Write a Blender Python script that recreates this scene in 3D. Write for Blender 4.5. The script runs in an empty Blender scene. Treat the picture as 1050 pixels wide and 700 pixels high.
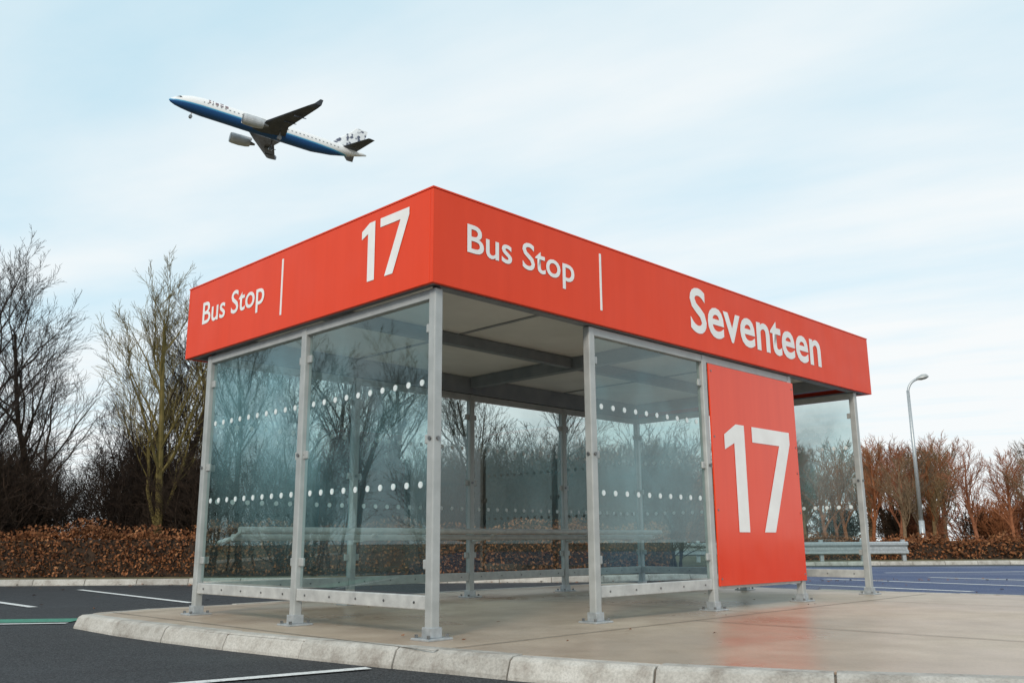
import bpy, bmesh, math, random
import numpy as np
from mathutils import Vector, Matrix
R=math.radians
scene=bpy.context.scene
scene.view_settings.view_transform='Standard'
try: scene.view_settings.look='None'
except Exception: pass
scene.view_settings.exposure=0

# ---------------------------------------------------------------- materials
def newmat(name):
    m=bpy.data.materials.new(name); m.use_nodes=True
    nt=m.node_tree; nt.nodes.clear()
    out=nt.nodes.new('ShaderNodeOutputMaterial')
    return m,nt,out
def N(nt,t,**kw):
    n=nt.nodes.new(t)
    for k,v in kw.items(): setattr(n,k,v)
    return n
def ramp(nt,src,stops,interp='LINEAR'):
    r=N(nt,'ShaderNodeValToRGB'); r.color_ramp.interpolation=interp
    cr=r.color_ramp
    while len(cr.elements)<len(stops): cr.elements.new(0.5)
    for e,(p,c) in zip(cr.elements,stops):
        e.position=p
        e.color=(c,c,c,1) if isinstance(c,(int,float)) else (*c,1)
    nt.links.new(src,r.inputs[0]); return r.outputs[0]
def noise(nt,scale,detail=4,rough=.55,vec=None,coord='Object'):
    if vec is None:
        tc=N(nt,'ShaderNodeTexCoord'); vec=tc.outputs[coord]
    n=N(nt,'ShaderNodeTexNoise'); n.inputs['Scale'].default_value=scale
    n.inputs['Detail'].default_value=detail; n.inputs['Roughness'].default_value=rough
    nt.links.new(vec,n.inputs['Vector']); return n.outputs['Fac']
def mathn(nt,op,a,b=None,clamp=False):
    n=N(nt,'ShaderNodeMath',operation=op); n.use_clamp=clamp
    for i,v in enumerate((a,b)):
        if v is None: continue
        if isinstance(v,(int,float)): n.inputs[i].default_value=v
        else: nt.links.new(v,n.inputs[i])
    return n.outputs[0]
def mixc(nt,fac,a,b,blend='MIX'):
    n=N(nt,'ShaderNodeMix',data_type='RGBA',blend_type=blend)
    for i,v in ((0,fac),(6,a),(7,b)):
        if isinstance(v,(int,float)): n.inputs[i].default_value=v if i==0 else (v,v,v,1)
        elif isinstance(v,tuple): n.inputs[i].default_value=(*v,1)
        else: nt.links.new(v,n.inputs[i])
    return n.outputs[2]
def simple(name,c1,c2,scale=8,rough=.6,rough2=None,metal=0,bump=0,bscale=None,detail=5,spec=.5):
    m,nt,out=newmat(name)
    b=N(nt,'ShaderNodeBsdfPrincipled')
    f=noise(nt,scale,detail)
    col=ramp(nt,f,[(.3,c1),(.7,c2)])
    nt.links.new(col,b.inputs['Base Color'])
    if rough2 is not None:
        nt.links.new(ramp(nt,f,[(.3,rough),(.7,rough2)]),b.inputs['Roughness'])
    else: b.inputs['Roughness'].default_value=rough
    b.inputs['Metallic'].default_value=metal
    b.inputs['Specular IOR Level'].default_value=spec
    if bump:
        bn=N(nt,'ShaderNodeBump'); bn.inputs['Strength'].default_value=bump; bn.inputs['Distance'].default_value=.02
        nt.links.new(noise(nt,bscale or scale*6,4),bn.inputs['Height']); nt.links.new(bn.outputs[0],b.inputs['Normal'])
    nt.links.new(b.outputs[0],out.inputs[0]); return m

M={}
def orange_mat(name,rough,spec):
    m,nt,out=newmat(name)
    b=N(nt,'ShaderNodeBsdfPrincipled')
    tc=N(nt,'ShaderNodeTexCoord'); mp=N(nt,'ShaderNodeMapping'); mp.inputs['Scale'].default_value=(9,9,.6)
    nt.links.new(tc.outputs['Object'],mp.inputs[0])
    f=noise(nt,1,5,.6,mp.outputs[0])
    c=ramp(nt,f,[(.25,(.76,.052,.012)),(.6,(.80,.058,.014)),(.9,(.82,.066,.018))])
    nt.links.new(c,b.inputs['Base Color'])
    b.inputs['Specular IOR Level'].default_value=spec
    nt.links.new(ramp(nt,noise(nt,3),[(.3,rough),(.7,rough+.10)]),b.inputs['Roughness'])
    bn=N(nt,'ShaderNodeBump'); bn.inputs['Strength'].default_value=.06; bn.inputs['Distance'].default_value=.03
    nt.links.new(noise(nt,1.2,2),bn.inputs['Height']); nt.links.new(bn.outputs[0],b.inputs['Normal'])
    nt.links.new(b.outputs[0],out.inputs[0]); return m
M['orange']=orange_mat('orange_paint',.40,.28)
M['orange_panel']=orange_mat('orange_panel_paint',.10,.5)
M['white']=simple('white_vinyl',(.80,.78,.76),(.88,.87,.85),5,.5)
M['alu']=simple('powder_coated_aluminium',(.36,.37,.36),(.47,.48,.47),7,.36,.5,metal=.2)
M['rail']=simple('rail_aluminium',(.42,.42,.41),(.58,.58,.56),12,.4,.55,metal=.2)
M['soffit']=simple('soffit_panel',(.66,.65,.61),(.76,.75,.71),3,.45,.6)
M['beam']=simple('roof_beam_grey',(.18,.20,.22),(.25,.27,.29),5,.5)
M['trim']=simple('soffit_trim_grey',(.20,.21,.22),(.28,.29,.30),6,.5)
M['steel']=simple('galvanised_steel',(.36,.38,.39),(.52,.54,.55),20,.35,.5,metal=.5)
M['bolt']=simple('bolt_steel',(.15,.15,.15),(.3,.3,.3),20,.4,metal=.8)
M['dot']=simple('manifestation_dot',(.62,.68,.68),(.78,.82,.82),20,.6)

def glass_mat():
    m,nt,out=newmat('safety_glass')
    tc=N(nt,'ShaderNodeTexCoord'); sep=N(nt,'ShaderNodeSeparateXYZ'); nt.links.new(tc.outputs['Object'],sep.inputs[0])
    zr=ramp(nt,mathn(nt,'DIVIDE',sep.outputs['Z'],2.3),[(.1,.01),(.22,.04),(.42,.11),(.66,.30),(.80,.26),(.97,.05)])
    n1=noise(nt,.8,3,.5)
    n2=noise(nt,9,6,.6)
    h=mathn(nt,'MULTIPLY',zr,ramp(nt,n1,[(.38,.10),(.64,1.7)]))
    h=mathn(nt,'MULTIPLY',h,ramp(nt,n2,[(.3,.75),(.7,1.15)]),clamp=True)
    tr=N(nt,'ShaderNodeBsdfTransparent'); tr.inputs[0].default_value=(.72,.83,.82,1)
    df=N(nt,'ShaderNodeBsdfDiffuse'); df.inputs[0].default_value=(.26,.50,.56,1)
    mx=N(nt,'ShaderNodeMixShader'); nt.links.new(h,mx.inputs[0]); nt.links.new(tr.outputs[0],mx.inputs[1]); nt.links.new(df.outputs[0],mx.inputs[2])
    gl=N(nt,'ShaderNodeBsdfGlossy'); gl.inputs['Roughness'].default_value=.008; gl.inputs[0].default_value=(.88,1,1,1)
    lw2=N(nt,'ShaderNodeLayerWeight'); lw2.inputs[0].default_value=.5
    fr=mathn(nt,'ADD',mathn(nt,'MULTIPLY',mathn(nt,'POWER',lw2.outputs['Facing'],3.5),.85),.08,clamp=True)
    m2=N(nt,'ShaderNodeMixShader'); nt.links.new(fr,m2.inputs[0]); nt.links.new(mx.outputs[0],m2.inputs[1]); nt.links.new(gl.outputs[0],m2.inputs[2])
    nt.links.new(m2.outputs[0],out.inputs[0]); return m
M['glass']=glass_mat()

def asphalt(name,a1,a2,b1,b2,r1,r2,fs=70):
    m,nt,out=newmat(name)
    b=N(nt,'ShaderNodeBsdfPrincipled')
    f1=noise(nt,fs,4,.75); f2=noise(nt,.35,5,.6)
    c=mixc(nt,ramp(nt,f2,[(.35,0),(.65,1)]),ramp(nt,f1,[(.40,a1),(.64,a2)]),ramp(nt,f1,[(.40,b1),(.64,b2)]))
    nt.links.new(c,b.inputs['Base Color'])
    nt.links.new(ramp(nt,f2,[(.38,r1),(.62,r2)]),b.inputs['Roughness'])
    b.inputs['Specular IOR Level'].default_value=.3
    bn=N(nt,'ShaderNodeBump'); bn.inputs['Strength'].default_value=.8; bn.inputs['Distance'].default_value=.014
    nt.links.new(noise(nt,80,2,.6),bn.inputs['Height']); nt.links.new(bn.outputs[0],b.inputs['Normal'])
    nt.links.new(b.outputs[0],out.inputs[0]); return m
M['asphalt']=asphalt('asphalt',(.008,.008,.010),(.070,.072,.078),(.014,.015,.017),(.088,.09,.094),.55,.85)
M['sky_tint_asphalt']=asphalt('asphalt_sky_reflection',(.025,.040,.095),(.065,.095,.20),(.038,.057,.125),(.085,.12,.24),.45,.7,40)  # blue sky reflection of the wet asphalt, put into the base colour
def pavement():
    m,nt,out=newmat('damp_concrete')
    b=N(nt,'ShaderNodeBsdfPrincipled')
    f1=noise(nt,.42,5,.55); f2=noise(nt,60,4,.7); f3=noise(nt,2.5,6,.65)
    wet=ramp(nt,f1,[(.38,1),(.64,0)])
    dry=mixc(nt,ramp(nt,f3,[(.35,0),(.65,1)]),(.45,.36,.265),(.58,.48,.37))
    wc=mixc(nt,ramp(nt,f3,[(.35,0),(.65,1)]),(.35,.245,.17),(.45,.325,.235))
    c=mixc(nt,wet,dry,wc)
    c=mixc(nt,.35,c,ramp(nt,f2,[(.25,.35),(.6,1)]),'MULTIPLY')
    f4=noise(nt,14,3,.8)
    c=mixc(nt,ramp(nt,f4,[(.66,0),(.74,.5)]),c,(.16,.12,.09))
    nt.links.new(c,b.inputs['Base Color'])
    nt.links.new(ramp(nt,wet,[(0,.52),(1,.25)]),b.inputs['Roughness'])
    bn=N(nt,'ShaderNodeBump'); bn.inputs['Strength'].default_value=.25; bn.inputs['Distance'].default_value=.006
    nt.links.new(noise(nt,40,4,.65),bn.inputs['Height']); nt.links.new(bn.outputs[0],b.inputs['Normal'])
    nt.links.new(b.outputs[0],out.inputs[0]); return m
M['pave']=pavement()
M['joint']=simple('pavement_joint',(.09,.075,.06),(.17,.14,.11),10,.8)
def kerbmat():
    m,nt,out=newmat('kerb_concrete')
    b=N(nt,'ShaderNodeBsdfPrincipled')
    geo=N(nt,'ShaderNodeNewGeometry')
    f=noise(nt,6,6,.65); f2=noise(nt,70,3,.7)
    c=ramp(nt,f,[(.3,(.33,.29,.25)),(.5,(.53,.50,.45)),(.72,(.65,.62,.57))])
    c=mixc(nt,.5,c,ramp(nt,f2,[(.3,.45),(.6,1)]),'MULTIPLY')
    c=mixc(nt,1.0,c,ramp(nt,geo.outputs['Random Per Island'],[(0,.68),(1,1)]),'MULTIPLY')
    nt.links.new(c,b.inputs['Base Color']); b.inputs['Roughness'].default_value=.8
    bn=N(nt,'ShaderNodeBump'); bn.inputs['Strength'].default_value=.6; bn.inputs['Distance'].default_value=.008
    nt.links.new(noise(nt,35,5,.65),bn.inputs['Height']); nt.links.new(bn.outputs[0],b.inputs['Normal'])
    nt.links.new(b.outputs[0],out.inputs[0]); return m
M['kerb']=kerbmat()
def paintmat(name,c1,c2,base):
    m,nt,out=newmat(name); b=N(nt,'ShaderNodeBsdfPrincipled')
    c=ramp(nt,noise(nt,25,8,.6),[(.3,c1),(.7,c2)])
    c=mixc(nt,ramp(nt,noise(nt,45,6,.8),[(.54,0),(.62,.85)]),c,base)
    nt.links.new(c,b.inputs['Base Color']); b.inputs['Roughness'].default_value=.65
    nt.links.new(b.outputs[0],out.inputs[0]); return m
M['paint']=paintmat('road_paint',(.60,.60,.59),(.82,.82,.80),(.14,.14,.15))
M['green']=paintmat('green_road_paint',(.03,.17,.11),(.06,.30,.20),(.04,.06,.05))
M['grass']=simple('rough_grass',(.06,.065,.025),(.20,.14,.07),3,.95,bump=1,bscale=30,detail=9)
M['soil']=simple('leaf_litter',(.07,.045,.025),(.17,.11,.06),5,.95,bump=1,bscale=20,detail=9)
def bark(name,c1,c2):
    m,nt,out=newmat(name)
    b=N(nt,'ShaderNodeBsdfPrincipled')
    oi=N(nt,'ShaderNodeObjectInfo')
    c=ramp(nt,noise(nt,5,5),[(.3,c1),(.7,c2)])
    c=mixc(nt,1.0,c,ramp(nt,oi.outputs['Random'],[(0,(.60,.60,.62)),(.5,(1,.95,.9)),(1,(1.0,.92,.7))]),'MULTIPLY')
    nt.links.new(c,b.inputs['Base Color']); b.inputs['Roughness'].default_value=.9; b.inputs['Specular IOR Level'].default_value=.15
    nt.links.new(b.outputs[0],out.inputs[0]); return m
M['bark']=bark('winter_bark',(.034,.027,.024),(.085,.068,.058))
M['bark_far']=bark('distant_grey_bark',(.14,.10,.065),(.26,.19,.13))
M['bark_olive']=bark('mossy_bark',(.10,.088,.04),(.22,.185,.09))
M['bark_dark']=bark('scrub_bark',(.020,.016,.014),(.065,.045,.034))
M['bark_red']=bark('reddish_twigs',(.19,.075,.042),(.37,.16,.09))
def leafmat(name,cols):
    m,nt,out=newmat(name)
    b=N(nt,'ShaderNodeBsdfPrincipled'); geo=N(nt,'ShaderNodeNewGeometry')
    n=len(cols); c=ramp(nt,geo.outputs['Random Per Island'],[(i/(n-1),cc) for i,cc in enumerate(cols)])
    c=mixc(nt,1.0,c,ramp(nt,noise(nt,1.2,3),[(.3,.6),(.7,1.15)]),'MULTIPLY')
    nt.links.new(c,b.inputs['Base Color']); b.inputs['Roughness'].default_value=.8; b.inputs['Specular IOR Level'].default_value=.2
    nt.links.new(b.outputs[0],out.inputs[0]); return m
M['hedge']=leafmat('beech_hedge_leaves',[(.08,.03,.015),(.22,.085,.035),(.34,.135,.055),(.14,.058,.028),(.38,.18,.08)])
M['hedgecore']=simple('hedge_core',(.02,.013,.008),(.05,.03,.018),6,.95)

# ---------------------------------------------------------------- mesh builder
class MB:
    def __init__(s): s.v=[]; s.f=[]; s.m=[]
    def add(s,vs,fs,mi=0):
        o=len(s.v); s.v+= [tuple(v) for v in vs]; s.f+=[tuple(i+o for i in f) for f in fs]; s.m+=[mi]*len(fs)
    def box(s,a,b,mi=0):
        x0,y0,z0=a; x1,y1,z1=b
        s.add([(x0,y0,z0),(x1,y0,z0),(x1,y1,z0),(x0,y1,z0),(x0,y0,z1),(x1,y0,z1),(x1,y1,z1),(x0,y1,z1)],
          [(0,3,2,1),(4,5,6,7),(0,1,5,4),(1,2,6,5),(2,3,7,6),(3,0,4,7)],mi)
    def cyl(s,p0,p1,r,n=12,r2=None,mi=0,cap=True):
        p0=Vector(p0);p1=Vector(p1); d=(p1-p0).normalized()
        a=d.orthogonal().normalized(); b=d.cross(a); r2=r if r2 is None else r2
        vs=[p0+(a*math.cos(2*math.pi*i/n)+b*math.sin(2*math.pi*i/n))*r for i in range(n)]
        vs+=[p1+(a*math.cos(2*math.pi*i/n)+b*math.sin(2*math.pi*i/n))*r2 for i in range(n)]
        fs=[(i,(i+1)%n,n+(i+1)%n,n+i) for i in range(n)]
        if cap: fs+=[tuple(range(n))[::-1],tuple(range(n,2*n))]
        s.add(vs,fs,mi)
    def tube(s,pts,radii,n=5,mi=0):
        pts=[Vector(p) for p in pts]; o=len(s.v)
        d=(pts[1]-pts[0]).normalized(); a=d.orthogonal().normalized()
        for k,p in enumerate(pts):
            if k<len(pts)-1: d=(pts[k+1]-p).normalized()
            a=(a-d*a.dot(d)); a=a.normalized() if a.length>1e-6 else d.orthogonal().normalized()
            b=d.cross(a); r=radii[k]
            for i in range(n):
                t=2*math.pi*i/n; q=p+(a*math.cos(t)+b*math.sin(t))*r
                s.v.append((q.x,q.y,q.z))
        for k in range(len(pts)-1):
            for i in range(n):
                s.f.append((o+k*n+i,o+k*n+(i+1)%n,o+(k+1)*n+(i+1)%n,o+(k+1)*n+i)); s.m.append(mi)
    def mesh(s,name,mats,smooth=False):
        me=bpy.data.meshes.new(name); me.from_pydata(s.v,[],s.f)
        for m in mats: me.materials.append(m)
        if len(mats)>1: me.polygons.foreach_set('material_index',s.m)
        if smooth: me.polygons.foreach_set('use_smooth',[True]*len(s.f))
        me.update(); return me
    def obj(s,name,mats,parent=None,smooth=False,bevel=0,loc=None):
        if not isinstance(mats,(list,tuple)): mats=[mats]
        return mkobj(name,s.mesh(name,mats,smooth),parent,bevel,loc)
def mkobj(name,me,parent=None,bevel=0,loc=None):
    ob=bpy.data.objects.new(name,me); scene.collection.objects.link(ob)
    if parent: ob.parent=parent
    if loc: ob.location=loc
    if bevel:
        b=ob.modifiers.new('bevel','BEVEL'); b.width=bevel; b.segments=2; b.limit_method='ANGLE'; b.harden_normals=False
    return ob
def empty(name,loc=(0,0,0),rot=(0,0,0)):
    e=bpy.data.objects.new(name,None); scene.collection.objects.link(e); e.location=loc; e.rotation_euler=rot; e.empty_display_size=.3
    return e

# ---------------------------------------------------------------- camera
H=.58
cam=bpy.data.cameras.new('camera'); co=bpy.data.objects.new('camera',cam); scene.collection.objects.link(co)
cam.sensor_width=36; cam.lens=922/1050*36; cam.clip_end=4000; cam.clip_start=.05
co.matrix_world=Matrix.Translation((0,0,H))@Matrix.Rotation(R(102.6),4,'X')@Matrix.Rotation(R(-.38),4,'Z')
scene.camera=co

# ---------------------------------------------------------------- world
SUN_EL=R(30); sun_from=Vector((-.30,-.95,0)).normalized()
w=bpy.data.worlds.new('World'); scene.world=w; w.use_nodes=True; nt=w.node_tree; nt.nodes.clear()
wo=N(nt,'ShaderNodeOutputWorld'); bg=N(nt,'ShaderNodeBackground'); bg.inputs[1].default_value=.12
sky=N(nt,'ShaderNodeTexSky',sky_type='NISHITA'); sky.sun_disc=False; sky.sun_elevation=SUN_EL
sky.sun_rotation=math.atan2(sun_from.x,sun_from.y)
sky.air_density=1.0; sky.dust_density=.8; sky.ozone_density=1.5
tc=N(nt,'ShaderNodeTexCoord'); sp=N(nt,'ShaderNodeSeparateXYZ'); nt.links.new(tc.outputs['Generated'],sp.inputs[0])
zc=mathn(nt,'MAXIMUM',sp.outputs['Z'],.03)
px=mathn(nt,'DIVIDE',sp.outputs['X'],zc); py=mathn(nt,'DIVIDE',sp.outputs['Y'],zc)
bb=mathn(nt,'ADD',mathn(nt,'MULTIPLY',px,.54),mathn(nt,'MULTIPLY',py,.84))
aa=mathn(nt,'SUBTRACT',mathn(nt,'MULTIPLY',px,.84),mathn(nt,'MULTIPLY',py,.54))
cv=N(nt,'ShaderNodeCombineXYZ'); nt.links.new(mathn(nt,'MULTIPLY',aa,.4),cv.inputs[0]); nt.links.new(mathn(nt,'MULTIPLY',bb,1.0),cv.inputs[1])
n1=noise(nt,.9,5,.5,cv.outputs[0])
cv2=N(nt,'ShaderNodeCombineXYZ'); nt.links.new(mathn(nt,'MULTIPLY',aa,.9),cv2.inputs[0]); nt.links.new(mathn(nt,'MULTIPLY',bb,1.9),cv2.inputs[1]); cv2.inputs[2].default_value=3.3
n2=noise(nt,1.1,6,.5,cv2.outputs[0])
bw=mathn(nt,'ADD',bb,mathn(nt,'MULTIPLY',mathn(nt,'SUBTRACT',n1,.5),1.0))
band=ramp(nt,mathn(nt,'DIVIDE',bw,6,clamp=True),[(0,.35),(1.1/6,.08),(1.7/6,1.0),(2.15/6,.05),(2.75/6,1.0),(3.4/6,.40),(4.3/6,.85),(1,.95)],'B_SPLINE')
fac=mathn(nt,'ADD',band,mathn(nt,'MULTIPLY',mathn(nt,'SUBTRACT',n2,.48),1.3),clamp=True)
veil=mixc(nt,.80,sky.outputs[0],(5.6,7.65,8.5))
skyc=mixc(nt,mathn(nt,'MULTIPLY',fac,.95),veil,(7.9,8.1,8.15))
nt.links.new(skyc,bg.inputs[0]); nt.links.new(bg.outputs[0],wo.inputs[0])
sl=bpy.data.lights.new('sun','SUN'); sl.energy=2.1; sl.angle=R(12); sl.color=(1,.91,.80)
so=bpy.data.objects.new('sun',sl); scene.collection.objects.link(so)
sd=Vector((sun_from.x*math.cos(SUN_EL),sun_from.y*math.cos(SUN_EL),math.sin(SUN_EL)))
so.rotation_euler=sd.to_track_quat('Z','Y').to_euler(); so.location=(0,-20,30)

# ---------------------------------------------------------------- ground
RZ=-.11
g=MB(); g.add([(-900,-900,RZ-.01),(900,-900,RZ-.01),(900,900,RZ-.01),(-900,900,RZ-.01)],[(0,1,2,3)]); g.obj('ground',M['soil'])
g=MB(); g.add([(-18,-40,RZ),(70,-40,RZ),(70,27,RZ),(-18,27,RZ)],[(0,1,2,3)]); g.obj('asphalt_car_park',M['asphalt'])
g=MB(); g.add([(x,y,RZ+.004) for x,y in [(2.0,13.9),(3.9,11.5),(8.6,7.2),(60,7.2),(60,24.6),(5.9,24.6),(4.6,18.6)]],[tuple(range(7))]); g.obj('sky_tinted_asphalt',M['sky_tint_asphalt'])  # sheet over the same asphalt, coloured with the sky's reflection
vp=[(-70,16.6),(1.5,16.6),(4.5,18),(6.5,26.3),(70,26.3),(70,260),(-260,260),(-260,16.6)]
g=MB(); g.add([(x,y,-.01) for x,y in vp]+[(x,y,RZ) for x,y in vp],[tuple(range(8))]+[(i,i+8,(i+1)%8+8,(i+1)%8) for i in range(8)])
g.obj('grass_verge',M['grass'])

def smooth_path(pts,it=3):
    pts=[Vector((p[0],p[1],0)) for p in pts]
    for _ in range(it):
        q=[pts[0]]
        for a,b in zip(pts[:-1],pts[1:]): q+=[a*.75+b*.25,a*.25+b*.75]
        q.append(pts[-1]); pts=q
    return pts
def resample(pts,step):
    out=[pts[0]]
    L=sum((b-a).length for a,b in zip(pts[:-1],pts[1:])); n=max(1,round(L/step)); step=L/n
    need=step; 
    for a,b in zip(pts[:-1],pts[1:]):
        l=(b-a).length; t=0
        if l<1e-6: continue
        while l-t>=need-1e-9:
            t+=need; out.append(a.lerp(b,t/l)); need=step
        need-=(l-t)
    if (out[-1]-pts[-1]).length>step*.5: out.append(pts[-1])
    return out
def kerb(name,path,step,width,ztop,zbot,side=1):
    st=resample(path,step); mb=MB(); random.seed(4)
    def nrm(i):
        a=st[max(i-1,0)]; b=st[min(i+1,len(st)-1)]; d=(b-a).normalized(); return Vector((d.y,-d.x,0))*side
    for i in range(len(st)-1):
        a,b=st[i],st[i+1]; d=(b-a).normalized(); na,nb=nrm(i),nrm(i+1); gap=.005
        a2=a+d*gap; b2=b-d*gap; dz=random.uniform(-.006,.004)
        prof=[(0,ztop),(width*.60,ztop),(width*.78,ztop-.018),(width*.97,zbot+.02),(width,zbot-.05),(0,zbot-.05)]
        vs=[]; sh=random.uniform(-.005,.005)
        for P_,nn in ((a2,na),(b2,nb)):
            for o,z in prof: q=P_+nn*(o+sh); vs.append((q.x,q.y,z+dz+random.uniform(-.0015,.0015)))
        n=len(prof)
        fs=[(k,(k+1)%n,n+(k+1)%n,n+k) for k in range(n)]+[tuple(range(n))[::-1],tuple(range(n,2*n))]
        mb.add(vs,fs)
    ob=mb.obj(name,M['kerb'],bevel=.006)
    m=MB()
    for i in range(len(st)-1):
        a,b=st[i],st[i+1]; na,nb=nrm(i),nrm(i+1)
        vs=[]
        for P_,nn in ((a,na),(b,nb)):
            for o,z in [(.008,ztop-.014),(width*.70,ztop-.014),(width*.90,zbot)]: q=P_+nn*o; vs.append((q.x,q.y,z))
        m.add(vs,[(0,1,4,3),(1,2,5,4)])
    m.obj('mortar',M['joint'],parent=ob)
    return st
front=[(-2.75,9.25),(-3.40,8.68),(-3.78,8.25),(-3.42,7.86),(-2.30,6.80),(-.87,5.68),(.52,4.70),(1.42,4.30),(2.18,4.08),(3.2,3.92),(4.6,3.95),(6.2,4.5),(7.6,5.6),(8.2,6.6),(7.9,7.5),(5.4,9.7),(4.0,11.0),(3.69,11.3)]
fp=smooth_path(front,3)
kerb('island_kerb',fp,.80,.165,.004,RZ)
pl=[(p.x,p.y) for p in fp]+[(3.3,11.7),(2.6,12.9),(1.6,13.7)]
g=MB(); n=len(pl)
g.add([(x,y,0) for x,y in pl]+[(x,y,RZ-.02) for x,y in pl],[tuple(range(n))]+[(i,i+n,(i+1)%n+n,(i+1)%n) for i in range(n)])
g.obj('concrete_pavement',M['pave'])
kerb('island_kerb',smooth_path([(3.69,11.3),(3.3,11.7),(2.6,12.9),(1.6,13.7),(-.5,11.7),(-2.75,9.25)],0),.9,.14,.002,RZ)
kerb('verge_kerb',smooth_path([(-60,16.6),(1.5,16.6),(4.5,18),(6.5,26.3),(60,26.3)],0),.92,.14,.0,RZ)

ANG=math.atan2(.7107,.7035)
SH=empty('bus_shelter',(-.506,5.8,0),(0,0,ANG))
def s2w(x,y): 
    c,s=math.cos(ANG),math.sin(ANG); return (-.506+x*c-y*s,5.8+x*s+y*c)
g=MB()
def strip(mb,a,b,wd,z,mi=0):
    a=Vector((*a,0));b=Vector((*b,0));d=(b-a).normalized();nn=Vector((-d.y,d.x,0))*wd/2
    mb.add([(q.x,q.y,z) for q in (a-nn,b-nn,b+nn,a+nn)],[(0,1,2,3)],mi)
for (x0,y0,x1,y1) in [(-.38,-.45,6.7,-.45),(-.38,-.45,-.38,3.9),(2.2,-2.8,2.2,-.45),(5.2,-3.2,5.2,-.45),(-.38,3.75,6.6,3.75),(3.2,-.44,3.2,3.7)]:
    strip(g,s2w(x0,y0),s2w(x1,y1),.012,.004)
g.obj('pavement_joints',M['joint'])
g=MB(); z=RZ+.008
strip(g,(-3.4,3.74),(-.82,5.35),.09,z)
strip(g,(-6.9,14.8),(-3.9,11.3),.10,z)
strip(g,(-8.6,13.9),(-5.5,10.7),.10,z)
strip(g,(-12,13.2),(-8.3,9.6),.10,z)
strip(g,(-14,7.55),(-4.05,8.50),.09,z)
for i in range(8):
    a=(6.2+i*2.1,12.6+i*2.1*.2); strip(g,a,(a[0]-2.6,a[1]+4.0),.14,z)
strip(g,(5.9,11.2),(24,14.8),.14,z+.004); strip(g,(8,20),(40,21.5),.16,z)
g.obj('white_road_markings',M['paint'])
g=MB(); strip(g,(-14,7.9),(-4.1,8.83),.42,z); g.obj('green_road_marking',M['green'])

# shelter ------------------------------------------------------------------
BX=[0,1.58,3.17,4.75,6.3]; BY=[0,1.55,3.1]
posts=[(x,0) for x in BX]+[(x,3.1) for x in BX]+[(0,1.55),(6.3,1.55)]
mb=MB(); mbp=MB(); bol=MB()
for x,y in posts:
    mb.box((x-.034,y-.034,.012),(x+.034,y+.034,2.24))
    mbp.box((x-.10,y-.085,.0),(x+.10,y+.085,.014))
    mbp.box((x-.045,y-.045,.014),(x+.045,y+.045,.075))
    for sx in (-.075,.075):
        for sy in (-.058,.058): bol.cyl((x+sx,y+sy,.014),(x+sx,y+sy,.034),.012,6)
    for ox,oy in ((0,-1),(-1,0),(1,0),(0,1)):
        bol.cyl((x+ox*.034,y+oy*.034,1.24),(x+ox*.046,y+oy*.046,1.24),.014,8)
mb.obj('posts',M['alu'],SH,bevel=.008); mbp.obj('base_plates',M['steel'],SH,bevel=.003); bol.obj('bolts',M['bolt'],SH)
bays=[('y',0,0,1.55),('y',0,1.55,3.1),('x',0,1.58,3.17)]
bays+=[('x',3.1,BX[i],BX[i+1]) for i in range(4)]
bays+=[('y',6.3,0,1.55),('y',6.3,1.55,3.1)]
def P(ax,fx,t,z,off=0):
    return (t,fx+off,z) if ax=='x' else (fx+off,t,z)
glass=MB(); dots=MB(); rails=MB(); clamps=MB()
GZ0,GZ1=.275,2.165
def bx(mb,ax,fx,a,b,z0,z1,th,mi=0):
    if ax=='x': mb.box((a,fx-th,z0),(b,fx+th,z1),mi)
    else: mb.box((fx-th,a,z0),(fx+th,b,z1),mi)
for ax,fx,a,b in bays:
    a2,b2=a+.042,b-.042
    glass.add([P(ax,fx,a2,GZ0),P(ax,fx,b2,GZ0),P(ax,fx,b2,GZ1),P(ax,fx,a2,GZ1)],[(0,1,2,3)])
    for zz in (.95,1.62):
        nd=10
        for k in range(nd):
            t=a+.13+(b-a-.26)*k/(nd-1)
            for off in (-.003,.003):
                n=14; vs=[P(ax,fx,t+.022*math.cos(2*math.pi*i/n),zz+.022*math.sin(2*math.pi*i/n),off) for i in range(n)]
                dots.add(vs,[tuple(range(n))])
    bx(rails,ax,fx,a+.034,b-.034,.175,.262,.022)
    for zz in (.45,1.24,1.98):
        for t in (a+.055,b-.055):
            bx(clamps,ax,fx,t-.028,t+.028,zz-.03,zz+.03,.013)
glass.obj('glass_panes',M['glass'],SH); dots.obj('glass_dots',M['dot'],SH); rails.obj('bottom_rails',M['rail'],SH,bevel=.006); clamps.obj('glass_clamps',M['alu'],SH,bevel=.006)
hb=MB()
for ax,fx,a,b in bays:
    for k in range(5):
        t=a+.15+(b-a-.3)*k/4
        hb.cyl(P(ax,fx,t,.218,-.0225),P(ax,fx,t,.218,-.027),.008,8)
hb.obj('rail_bolts',M['bolt'],SH)
tr=MB()
for y in (0,3.1): 
    for i,(a,b) in enumerate(zip(BX[:-1],BX[1:])):
        if y==0 and i in (0,3): continue
        tr.box((a+.034,y-.028,2.172),(b-.034,y+.028,2.238))
for x in (0,6.3):
    for a,b in zip(BY[:-1],BY[1:]): tr.box((x-.028,a+.034,2.172),(x+.028,b-.034,2.238))
tr.obj('top_rails',M['alu'],SH,bevel=.004)
X0,X1,Y0,Y1=-.105,6.64,-.085,3.44; Z0,Z1=2.25,2.91
f=MB(); T=.03
f.box((X0,Y0,Z0),(X1,Y0+T,Z1)); f.box((X0,Y1-T,Z0),(X1,Y1,Z1))
f.box((X0,Y0+T+.001,Z0),(X0+T,Y1-T-.001,Z1)); f.box((X1-T,Y0+T+.001,Z0),(X1,Y1-T-.001,Z1))
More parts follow.
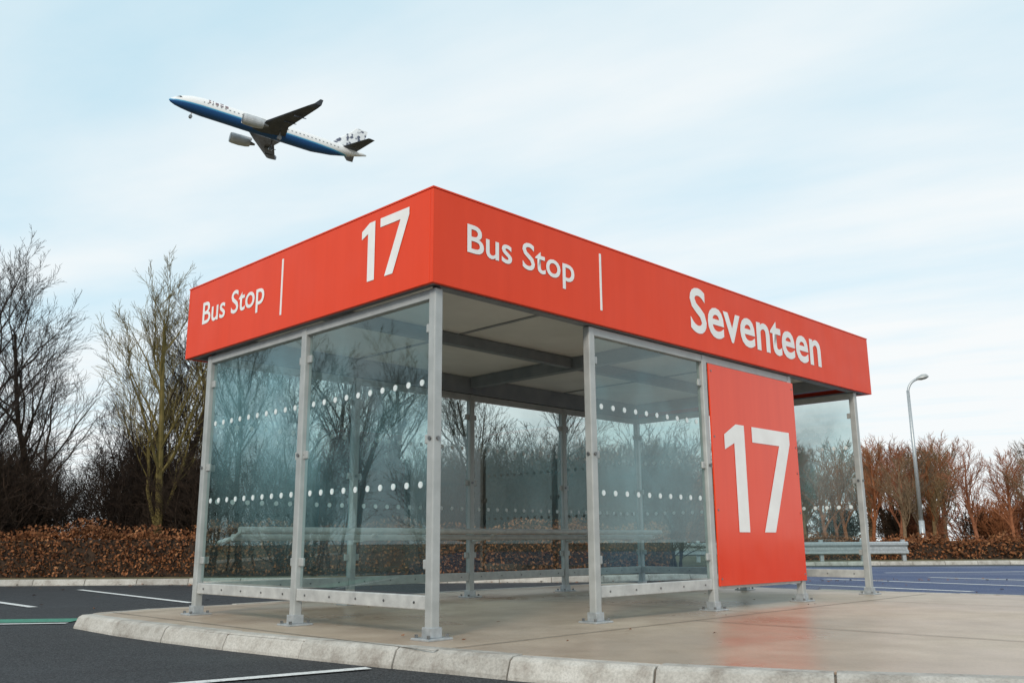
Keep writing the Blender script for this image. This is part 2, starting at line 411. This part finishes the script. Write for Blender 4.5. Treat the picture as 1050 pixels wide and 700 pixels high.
f.obj('fascia',M['orange'],SH,bevel=.004)
r=MB(); r.box((X0+T+.002,Y0+T+.002,2.80),(X1-T-.002,Y1-T-.002,2.84)); r.obj('roof_deck',M['trim'],SH)
so_=MB(); tm=MB(); ZS=2.44
xs=[X0+T+.003,1.58,3.17,4.75,X1-T-.003]; ys=[Y0+T+.003,1.55,Y1-T-.003]
for i in range(4):
    for j in range(2):
        so_.box((xs[i]+.004,ys[j]+.004,ZS),(xs[i+1]-.004,ys[j+1]-.004,ZS+.02))
so_.obj('soffit_panels',M['soffit'],SH)
w_=.055
tm.box((X0+T+.002,Y0+T+.002,2.256),(X1-T-.002,Y0+T+w_,2.30)); tm.box((X0+T+.002,Y1-T-w_,2.256),(X1-T-.002,Y1-T-.002,2.30))
tm.box((X0+T+.002,Y0+T+w_+.001,2.256),(X0+T+w_,Y1-T-w_-.001,2.30)); tm.box((X1-T-w_,Y0+T+w_+.001,2.256),(X1-T-.002,Y1-T-w_-.001,2.30))
tm.obj('soffit_rim',M['trim'],SH)
bm_=MB()
for y in (0,3.1): bm_.box((.0,y-.04,2.245),(6.3,y+.04,ZS-.003))
for x in (0,3.17,6.3): bm_.box((x-.045,.043,2.31),(x+.045,3.057,ZS-.005))
for a,b in ((0,3.17),(3.17,6.3)): bm_.box((a+.048,1.51,2.33),(b-.048,1.59,ZS-.006))
bm_.obj('roof_beams',M['beam'],SH,bevel=.004)
sb=MB()
for x in (1.58,4.75): 
    for a,b in ((.05,1.505),(1.595,3.05)): sb.box((x-.02,a,ZS-.008),(x+.02,b,ZS-.001))
sb.obj('soffit_strips',M['trim'],SH)
cp=MB()
cp.box((X0-.004,Y0-.004,Z1+.001),(X1+.004,Y0+T+.01,Z1+.012)); cp.box((X0-.004,Y0+T+.011,Z1+.001),(X0+T+.01,Y1+.004,Z1+.012))
cp.obj('fascia_cap',M['orange'],SH)
op=MB(); op.box((3.215,-.046,.20),(4.79,-.030,2.165)); op.obj('orange_panel',M['orange_panel'],SH,bevel=.003)
opb=MB(); opb.box((3.21,-.022,.175),(4.71,.02,.262)); opb.obj('panel_bottom_rail',M['rail'],SH,bevel=.005)
sc_=MB()
for zz in (.26,.85,1.50,2.10):
    for t in (3.25,4.755): sc_.cyl((t,-.0465,zz),(t,-.050,zz),.009,8)
sc_.obj('panel_screws',M['bolt'],SH)
be=MB()
for yy,zz in ((2.66,.70),(2.78,.64)): be.cyl((.12,yy,zz),(6.15,yy,zz),.028,14)
for x in BX:
    xx=min(max(x,.15),6.12)
    be.cyl((xx,3.06,.60),(xx,2.78,.64),.018,8); be.cyl((xx,2.78,.64),(xx,2.66,.70),.018,8)
be.obj('perch_rail',M['rail'],SH,smooth=False)

def place_text(txt,fac_,s0,s1,base,cap,off=0.0):
    cu=bpy.data.curves.new('tmp','FONT'); cu.body=txt; cu.size=1; cu.offset=off; cu.resolution_u=4
    ob=bpy.data.objects.new('tmp',cu); scene.collection.objects.link(ob)
    bpy.context.view_layer.update(); dg=bpy.context.evaluated_depsgraph_get()
    me=bpy.data.meshes.new_from_object(ob.evaluated_get(dg)); bpy.data.objects.remove(ob)
    co_=np.array([v.co for v in me.vertices])
    xmin,xmax=co_[:,0].min(),co_[:,0].max()
    first=co_[co_[:,0]<xmin+.35]; ch=first[:,1].max()
    vs=[]
    for c in co_:
        t=(c[0]-xmin)/(xmax-xmin); s_=s0+(s1-s0)*t; zz=base+c[1]*cap/ch
        vs.append((s_,Y0-.004,zz) if fac_=='front' else (X0-.004,s_,zz))
    for v,c in zip(me.vertices,vs): v.co=c
    me.materials.clear(); me.materials.append(M['white']); me.name='lettering'
    mkobj('lettering_'+txt.lower().replace(' ','_'),me,SH)
place_text('Bus Stop','front',.20,1.32,2.53,.20,.010)
place_text('Seventeen','front',2.90,5.40,2.42,.41,.018)
place_text('Bus Stop','left',3.14,2.06,2.53,.20,.010)
def seventeen(face,s0,sc,z0,dirn,y):
    one=[(0.17,0),(0.36,0),(0.36,1),(0.21,1),(0.0,.89),(0.0,.75),(0.17,.82)]
    sev=[(.50,1),(1.24,1),(1.24,.88),(.84,0),(.63,0),(1.02,.85),(.50,.85)]
    mb=MB()
    for poly in (one,sev):
        vs=[((s0+dirn*px_*sc,y,z0+pz*sc) if face=='front' else (y,s0+dirn*px_*sc,z0+pz*sc)) for px_,pz in poly]
        mb.add(vs,[tuple(range(len(poly)))])
    mb.obj('numeral_17',M['white'],SH)
seventeen('left',.71,.44,2.40,-1,X0-.004)
seventeen('front',3.41,.98,.66,1,-.050)
dv=MB(); dv.box((1.63,Y0-.005,2.37),(1.652,Y0-.001,2.84)); dv.box((X0-.005,1.78,2.37),(X0-.001,1.802,2.84)); dv.obj('dividers',M['white'],SH)

# ---------------------------------------------------------------- trees
def grow_tree(seed,height,levels,counts,ang=(25,50),r0=.09,twig=.004,stems=1,trunk_frac=.6,up=.25,gnarl=.22,start0=.22):
    rnd=random.Random(seed); mb=MB()
    def rot(d,a):
        ax=d.orthogonal().normalized(); ax.rotate(Matrix.Rotation(rnd.uniform(0,2*math.pi),3,d)); q=d.copy(); q.rotate(Matrix.Rotation(a,3,ax)); return q
    def grow(p,d,L,r,lv):
        n=[8,6,4,3,2][min(lv,4)]; seg=L/n; pts=[p.copy()]; rad=[r]; dirs=[d.copy()]
        rend=max(twig*.6,r*(.22 if lv else .25))
        for i in range(n):
            g_=gnarl*(.5 if lv==0 else 1)
            d=(d+Vector((rnd.gauss(0,g_),rnd.gauss(0,g_),rnd.gauss(0,g_)))*.6+Vector((0,0,up*(.5 if lv else .3)))*(.6)).normalized()
            p=p+d*seg; pts.append(p.copy()); rad.append(r+(rend-r)*(i+1)/n); dirs.append(d.copy())
        mb.tube(pts,rad,[8,5,4,3,3][min(lv,4)])
        if lv<levels:
            c=counts[lv]
            for k in range(c):
                s0_=start0 if lv==0 else .15
                t=s0_+(1-s0_)*(k+rnd.random())/c
                i=min(int(t*n),n-1); fr=t*n-i; q=pts[i].lerp(pts[i+1],fr); rr=rad[i]+(rad[i+1]-rad[i])*fr
                nd=rot(dirs[i],R(rnd.uniform(*ang)))
                if lv==0: l=height*rnd.uniform(.30,.46)*(1.15-.6*t)
                else: l=L*rnd.uniform(.38,.65)*(1.1-.45*t)
                grow(q,nd,l,max(twig,rr*rnd.uniform(.42,.62)),lv+1)
    for s_ in range(stems):
        d=Vector((rnd.gauss(0,.05),rnd.gauss(0,.05),1)).normalized() if stems==1 else Vector((rnd.gauss(0,.32),rnd.gauss(0,.32),1)).normalized()
        o=Vector((0,0,-.05)) if stems==1 else Vector((rnd.gauss(0,.25),rnd.gauss(0,.25),-.05))
        grow(o,d,height*(trunk_frac+.2 if stems==1 else trunk_frac*rnd.uniform(.8,1.25)),r0,0)
    return mb
treesM=[grow_tree(s,7.0,4,(16,8,6,4),r0=.095,twig=.0036,ang=(16,42),up=.32,start0=.2,gnarl=.2).mesh('bare_tree_mesh',[M['bark']]) for s in (1,2,3)]
olive=grow_tree(11,6.4,4,(14,8,6,4),r0=.095,twig=.0038,ang=(15,36),start0=.15,up=.32,gnarl=.2).mesh('olive_tree_mesh',[M['bark_olive']])
shrubM=[grow_tree(20+s,3.6,3,(9,6,5),r0=.03,twig=.0042,stems=12,trunk_frac=.7,gnarl=.3,start0=.08).mesh('scrub_mesh',[M['bark_dark']]) for s in range(3)]
farM=[grow_tree(40+s,7.0,3,(15,8,6),r0=.13,twig=.0105,ang=(18,42),start0=.24,up=.28).mesh('far_tree_mesh',[M['bark_red'] if s!=1 else M['bark_far']]) for s in range(3)]
farS=[grow_tree(50+s,3.0,3,(8,5,3),r0=.035,twig=.012,stems=10,trunk_frac=.8,gnarl=.25,start0=.08).mesh('far_scrub_mesh',[M['bark_red'] if s else M['bark_dark']]) for s in range(2)]
rnd=random.Random(77)
def inst(name,me,loc,sc,rz,parent=None):
    ob=mkobj(name,me,parent,loc=loc); ob.scale=(sc[0],sc[0],sc[1]) if isinstance(sc,tuple) else (sc,)*3; ob.rotation_euler=(0,0,rz); return ob
inst('bare_tree',olive,(-7.35,19.0,0),(1.05,1.02),.4)
for x,y,sc,k in [(-11.4,19.5,1.0,0),(-10.7,21.0,.98,2),(-9.4,22.5,.86,1),(-8.3,21.5,.98,2),(-6.4,20.8,.93,0),(-5.0,20.2,.9,1),(-3.9,21.5,.95,2),(-2.4,20.0,.82,0),(-13.5,22,1.08,2),(-.8,21.5,.74,1),(.9,22.5,.70,2),(-16,21,1.1,1),(-12.9,19.6,.98,1),(-7.6,23.5,1.0,1),(-4.6,23.5,1.0,0)]:
    inst('bare_tree',treesM[k],(x,y,0),(sc*1.08,sc),rnd.uniform(0,6.28))
SC=empty('scrub_thicket')
for i in range(95):
    x=rnd.uniform(-18,3.5); y=rnd.uniform(18.7,25); s=rnd.uniform(.75,1.1)*(1.0 if x<-2 else .85)
    inst('scrub',shrubM[i%3],(x,y,0),s,rnd.uniform(0,6.28),SC)
WE=empty('woodland_edge')
for i in range(14):
    y=-12+i*2.1+rnd.uniform(-.6,.6); inst('tree',treesM[i%3],(-20.5+rnd.uniform(-1.5,1),y,-.12),(1.1,rnd.uniform(.9,1.1)),rnd.uniform(0,6.28),WE)
    inst('scrub',shrubM[i%3],(-19.5+rnd.uniform(-1,1),y+.8,-.12),1.1,rnd.uniform(0,6.28),WE)
FT=empty('distant_trees')
for i in range(150):
    x=2+i*.44+rnd.uniform(-1,1); y=rnd.uniform(48,70); s=rnd.uniform(.88,1.06)*(y/60)
    inst('tree',farM[rnd.choice((0,2,1,2,1))],(x,y,0),(s*1.12,s),rnd.uniform(0,6.28),FT)
for i in range(75):
    x=rnd.uniform(0,64); y=rnd.uniform(56,66); s=rnd.uniform(.75,1.1)
    inst('undergrowth',farS[1 if i%3 else 0],(x,y,0),(s*1.3,s),rnd.uniform(0,6.28),FT)

def hedge(name,x0,x1,y,hw,h,n,leaf,mat,seed):
    rs=np.random.RandomState(seed)
    px=rs.uniform(x0,x1,n)
    top=h*(1+.09*np.sin(px*2.1)+.06*np.sin(px*5.3+1))
    pz=rs.rand(n)**.8*top; py=y+rs.uniform(-1,1,n)*hw*(1-.15*(pz/h))*(1+.12*np.sin(px*3.3))
    spur=rs.rand(n)<.04; pz=np.where(spur,top+rs.rand(n)*.14,pz)
    c=np.stack([px,py,pz],1)
    a=rs.normal(size=(n,3)); a/=np.linalg.norm(a,axis=1)[:,None]; b=np.cross(a,rs.normal(size=(n,3))); b/=np.linalg.norm(b,axis=1)[:,None]
    s=(leaf*rs.uniform(.5,1.2,n))[:,None]
    V=np.stack([c-a*s,c+b*s*.6,c+a*s,c-b*s*.6],1).reshape(-1,3)
    me=bpy.data.meshes.new(name); me.vertices.add(4*n); me.vertices.foreach_set('co',V.ravel())
    me.loops.add(4*n); me.loops.foreach_set('vertex_index',np.arange(4*n,dtype=np.int32))
    me.polygons.add(n); me.polygons.foreach_set('loop_start',np.arange(0,4*n,4,dtype=np.int32)); 
    me.update(calc_edges=True); me.validate(); me.materials.append(mat)
    ob=mkobj(name,me)
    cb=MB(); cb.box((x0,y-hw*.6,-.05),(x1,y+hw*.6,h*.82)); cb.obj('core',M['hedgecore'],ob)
    return ob
hedge('beech_hedge',-18,3.0,17.9,.42,.84,90000,.034,M['hedge'],3)
hedge('beech_hedge',7.5,45,29.0,.5,.60,60000,.055,M['hedge'],5)

SL=empty('street_lamp',(13.35,30.0,0))
m=MB(); m.cyl((0,0,-.05),(0,0,1.2),.085,16); m.cyl((0,0,1.2),(0,0,5.5),.065,16,r2=.05)
pts=[];rad=[]
for i in range(9):
    t=i/8*math.pi*.42; pts.append((.45*(1-math.cos(t)),0,5.40+.5*math.sin(t))); rad.append(.042)
m.tube([(0,0,5.3)]+pts,[.045]+rad,10); m.obj('pole',M['steel'],SL,smooth=True)
hd=MB()
ex,ez=pts[-1][0],pts[-1][2]
prof=[(0,.04,.04),(.08,.11,.08),(.22,.18,.13),(.36,.17,.11),(.44,.07,.04)]
vs=[];n=14
for dx,wy,wz in prof:
    for i in range(n):
        t=2*math.pi*i/n; zz=math.sin(t); vs.append((ex-.03+dx*.95,wy*math.cos(t),ez+dx*.18+(wz*zz if zz>0 else wz*.5*zz)))
fs=[(k*n+i,k*n+(i+1)%n,(k+1)*n+(i+1)%n,(k+1)*n+i) for k in range(len(prof)-1) for i in range(n)]+[tuple(range(n))[::-1],tuple(range((len(prof)-1)*n,len(prof)*n))]
hd.add(vs,fs); hd.obj('lamp_head',M['alu'],SL,smooth=True)

GR=empty('guard_rail',(0,0,0))
m=MB()
prof=[(0,.20),(-.05,.23),(-.05,.29),(.04,.35),(.04,.41),(-.05,.47),(-.05,.53),(0,.56)]
GX0,GX1,GY=2.6,11.5,26.9
vs=[(x,GY+o,z-.02) for x in (GX0,GX1) for o,z in prof]; n=len(prof)
m.add(vs,[(i,i+1,n+i+1,n+i) for i in range(n-1)])
m.obj('w_beam',M['steel'],GR)
m=MB()
x=GX0+.4
while x<GX1: 
    m.box((x-.05,GY+.05,-.1),(x+.05,GY+.15,.60)); x+=1.2
m.obj('rail_posts',M['steel'],GR)

# ---------------------------------------------------------------- aeroplane
fwd=Vector((-.854,-.52,0)).normalized(); pitch=R(5.8)
fwd=(fwd*math.cos(pitch)+Vector((0,0,math.sin(pitch)))).normalized()
left=Vector((0,0,1)).cross(fwd).normalized(); upv=fwd.cross(left)
AP=empty('passenger_jet'); 
AP.matrix_world=Matrix.Translation((-46.0,160.7,78.6))@Matrix((fwd,left,upv)).transposed().to_4x4()
def planemat():
    m,nt,out=newmat('airliner_livery'); b=N(nt,'ShaderNodeBsdfPrincipled')
    tc=N(nt,'ShaderNodeTexCoord'); sp=N(nt,'ShaderNodeSeparateXYZ'); nt.links.new(tc.outputs['Object'],sp.inputs[0])
    zz=mathn(nt,'ADD',sp.outputs['Z'],mathn(nt,'MULTIPLY',mathn(nt,'ABSOLUTE',mathn(nt,'ADD',sp.outputs['X'],-3)),.004))
    belly=ramp(nt,mathn(nt,'ADD',mathn(nt,'DIVIDE',zz,4),.5),[(.34,(.015,.09,.27)),(.37,(.03,.20,.45)),(.42,(.10,.42,.60)),(.44,(.80,.80,.80))],'LINEAR')
    wz=mathn(nt,'LESS_THAN',mathn(nt,'ABSOLUTE',mathn(nt,'SUBTRACT',sp.outputs['Z'],.38)),.14)
    wx=mathn(nt,'GREATER_THAN',mathn(nt,'FRACT',mathn(nt,'MULTIPLY',sp.outputs['X'],1.25)),.6)
    wr=mathn(nt,'LESS_THAN',mathn(nt,'ABSOLUTE',sp.outputs['X']),13.5)
    fac=mathn(nt,'MULTIPLY',mathn(nt,'MULTIPLY',mathn(nt,'MULTIPLY',wz,wx),wr),.75)
    c=mixc(nt,fac,belly,(.06,.07,.08))
    nt.links.new(c,b.inputs['Base Color']); b.inputs['Roughness'].default_value=.35
    nt.links.new(b.outputs[0],out.inputs[0]); return m
M['plane']=planemat()
M['wing']=simple('wing_shade_grey',(.05,.06,.08),(.09,.10,.12),1,.45)  # shade of the wing underside is put into this dark base colour
M['nacelle']=simple('nacelle_white',(.42,.44,.46),(.55,.57,.59),1,.4)
M['darkglass']=simple('cockpit_glass',(.01,.01,.012),(.02,.02,.025),3,.1)
M['livery_letters']=simple('livery_lettering',(.10,.12,.20),(.35,.20,.15),1.5,.5)
M['tail']=simple('tail_pattern',(.10,.11,.16),(.78,.80,.82),.9,.4,detail=1)
for n_ in M['tail'].node_tree.nodes:
    if n_.type=='VALTORGB': n_.color_ramp.elements[0].position=.38; n_.color_ramp.elements[1].position=.46
st=[(19.3,.02,-.55),(19.0,.35,-.5),(18.2,.75,-.38),(17.0,1.12,-.2),(15.5,1.42,-.06),(13.5,1.6,0),(0,1.62,0),(-8,1.6,0),(-12,1.32,.25),(-15.5,.85,.62),(-18,.42,.92),(-19.3,.14,1.05)]
m=MB(); n=28; vs=[]
for x,r_,zo in st:
    for i in range(n):
        t=2*math.pi*i/n; vs.append((x,r_*.98*math.cos(t),zo+r_*1.08*math.sin(t)))
m.add(vs,[(k*n+i,k*n+(i+1)%n,(k+1)*n+(i+1)%n,(k+1)*n+i) for k in range(len(st)-1) for i in range(n)]+[tuple(range(n))[::-1],tuple(range((len(st)-1)*n,len(st)*n))])
m.obj('fuselage',M['plane'],AP,smooth=True)
def surf(mb,secs):
    prof=[(0,0),(.06,.5),(.3,.85),(.6,.6),(1,.03),(.6,-.35),(.3,-.5),(.06,-.35)]
    vs=[]
    for le,y,z,ch,th,mode in secs:
        for u,t in prof:
            vs.append((le-u*ch,y,z+t*th) if mode==0 else (le-u*ch,y+t*th*.6,z))
    n=len(prof)
    mb.add(vs,[(k*n+i,k*n+(i+1)%n,(k+1)*n+(i+1)%n,(k+1)*n+i) for k in range(len(secs)-1) for i in range(n)]+[tuple(range(n))[::-1],tuple(range((len(secs)-1)*n,len(secs)*n))])
wg=MB()
for sgn in (1,-1):
    surf(wg,[(4.6,sgn*.6,-1.15,7.0,.85,0),(2.4,sgn*4.6,-.75,4.2,.5,0),(-2.6,sgn*13.2,.35,1.8,.2,0),(-3.5,sgn*13.9,.8,1.3,.12,0),(-4.3,sgn*14.3,1.7,.6,.06,0)])
    surf(wg,[(-13.6,sgn*.3,1.0,3.4,.35,0),(-17.2,sgn*6.0,1.75,1.4,.12,0)])
    for yy in (3.2,6.5,9.5):
        xt=2.4-5*(yy-4.6)/8.6-(4.2-2.4*(yy-4.6)/8.6)
        wg.cyl((xt+2.0,sgn*yy,-1.2+yy*.06),(xt-.3,sgn*yy,-1.0+yy*.06),.17,8,r2=.07)
wg.obj('wings_and_tailplane',M['wing'],AP)
fn=MB(); surf(fn,[(-11.2,0,1.2,6.2,.5,1),(-15.6,0,5.3,3.2,.3,1),(-16.4,0,6.3,2.5,.2,1)]); fn.obj('tail_fin',M['tail'],AP)
en=MB()
def rings(mb,stn,cy,cz,n=20):
    vs=[(x,cy+r*math.cos(2*math.pi*i/n),cz+r*math.sin(2*math.pi*i/n)) for x,r in stn for i in range(n)]
    mb.add(vs,[(k*n+i,k*n+(i+1)%n,(k+1)*n+(i+1)%n,(k+1)*n+i) for k in range(len(stn)-1) for i in range(n)]+[tuple(range(n))[::-1],tuple(range((len(stn)-1)*n,len(stn)*n))])
core=MB()
for sgn in (1,-1):
    rings(en,[(6.6,.82),(6.75,.95),(6.3,1.06),(5,1.08),(3.6,.92),(2.9,.72)],sgn*4.6,-1.85)
    rings(core,[(6.76,.78),(6.3,.3)],sgn*4.6,-1.85); rings(core,[(2.9,.45),(1.9,.18)],sgn*4.6,-1.85)
    en.box((2.6,sgn*4.6-.12,-1.2),(5.0,sgn*4.6+.12,-.7))
en.obj('engines',M['nacelle'],AP,smooth=False); core.obj('engine_cores',M['bolt'],AP)
ck=MB()
for sgn in (1,-1):
    ck.add([(18.35,sgn*.25,.28),(17.5,sgn*.80,.52),(17.2,sgn*1.02,.24),(18.2,sgn*.66,.04)],[(0,1,2,3)])
ck.obj('cockpit_windows',M['darkglass'],AP)
lg=MB()
lg.cyl((15,0,-1.4),(15.1,0,-2.5),.09,8); lg.cyl((15.1,-.25,-2.55),(15.1,.25,-2.55),.32,14)
for sgn in (1,-1):
    lg.cyl((-.8,sgn*2.7,-1.1),(-.8,sgn*2.8,-2.4),.13,8); lg.cyl((-.8,sgn*2.6,-2.5),(-.8,sgn*3.1,-2.5),.42,14)
lg.obj('landing_gear',M['bolt'],AP)
tl=MB()
for sgn in (1,-1):
    x=12.6
    for wv,hv in ((.4,1.0),(.2,1.0),(.6,.7),(.6,1.0),(.6,.7)):
        q=lambda X,Z: (X,sgn*(1.61*math.sqrt(max(0,1-(Z/1.77)**2))+.02),Z)
        tl.add([q(x,.6),q(x-wv,.6),q(x-wv,.6+hv*.8),q(x,.6+hv*.8)],[(0,1,2,3)]); x-=wv+.3
tl.obj('airline_lettering',M['livery_letters'],AP)

rs=random.Random(9); lv=MB()
for i in range(320):
    x=rs.uniform(-9,12); y=rs.uniform(15.6,16.5) if rs.random()<.6 else rs.uniform(9,15)
    if -3<x<4 and y<14.5: continue
    a=rs.uniform(0,6.28); s=rs.uniform(.02,.045); z=RZ+.014
    lv.add([(x+s*math.cos(a+k*1.57)*(1 if k%2 else .5),y+s*math.sin(a+k*1.57)*(1 if k%2 else .5),z+rs.uniform(0,.02)) for k in range(4)],[(0,1,2,3)])
for i in range(26):
    x,y=s2w(rs.uniform(-.2,5.5),rs.uniform(-1.4,2.9)); a=rs.uniform(0,6.28); s=rs.uniform(.012,.026)
    lv.add([(x+s*math.cos(a+k*1.57)*(1 if k%2 else .5),y+s*math.sin(a+k*1.57)*(1 if k%2 else .5),.008+rs.uniform(0,.012)) for k in range(4)],[(0,1,2,3)])
lv.obj('fallen_leaves',M['hedge'])
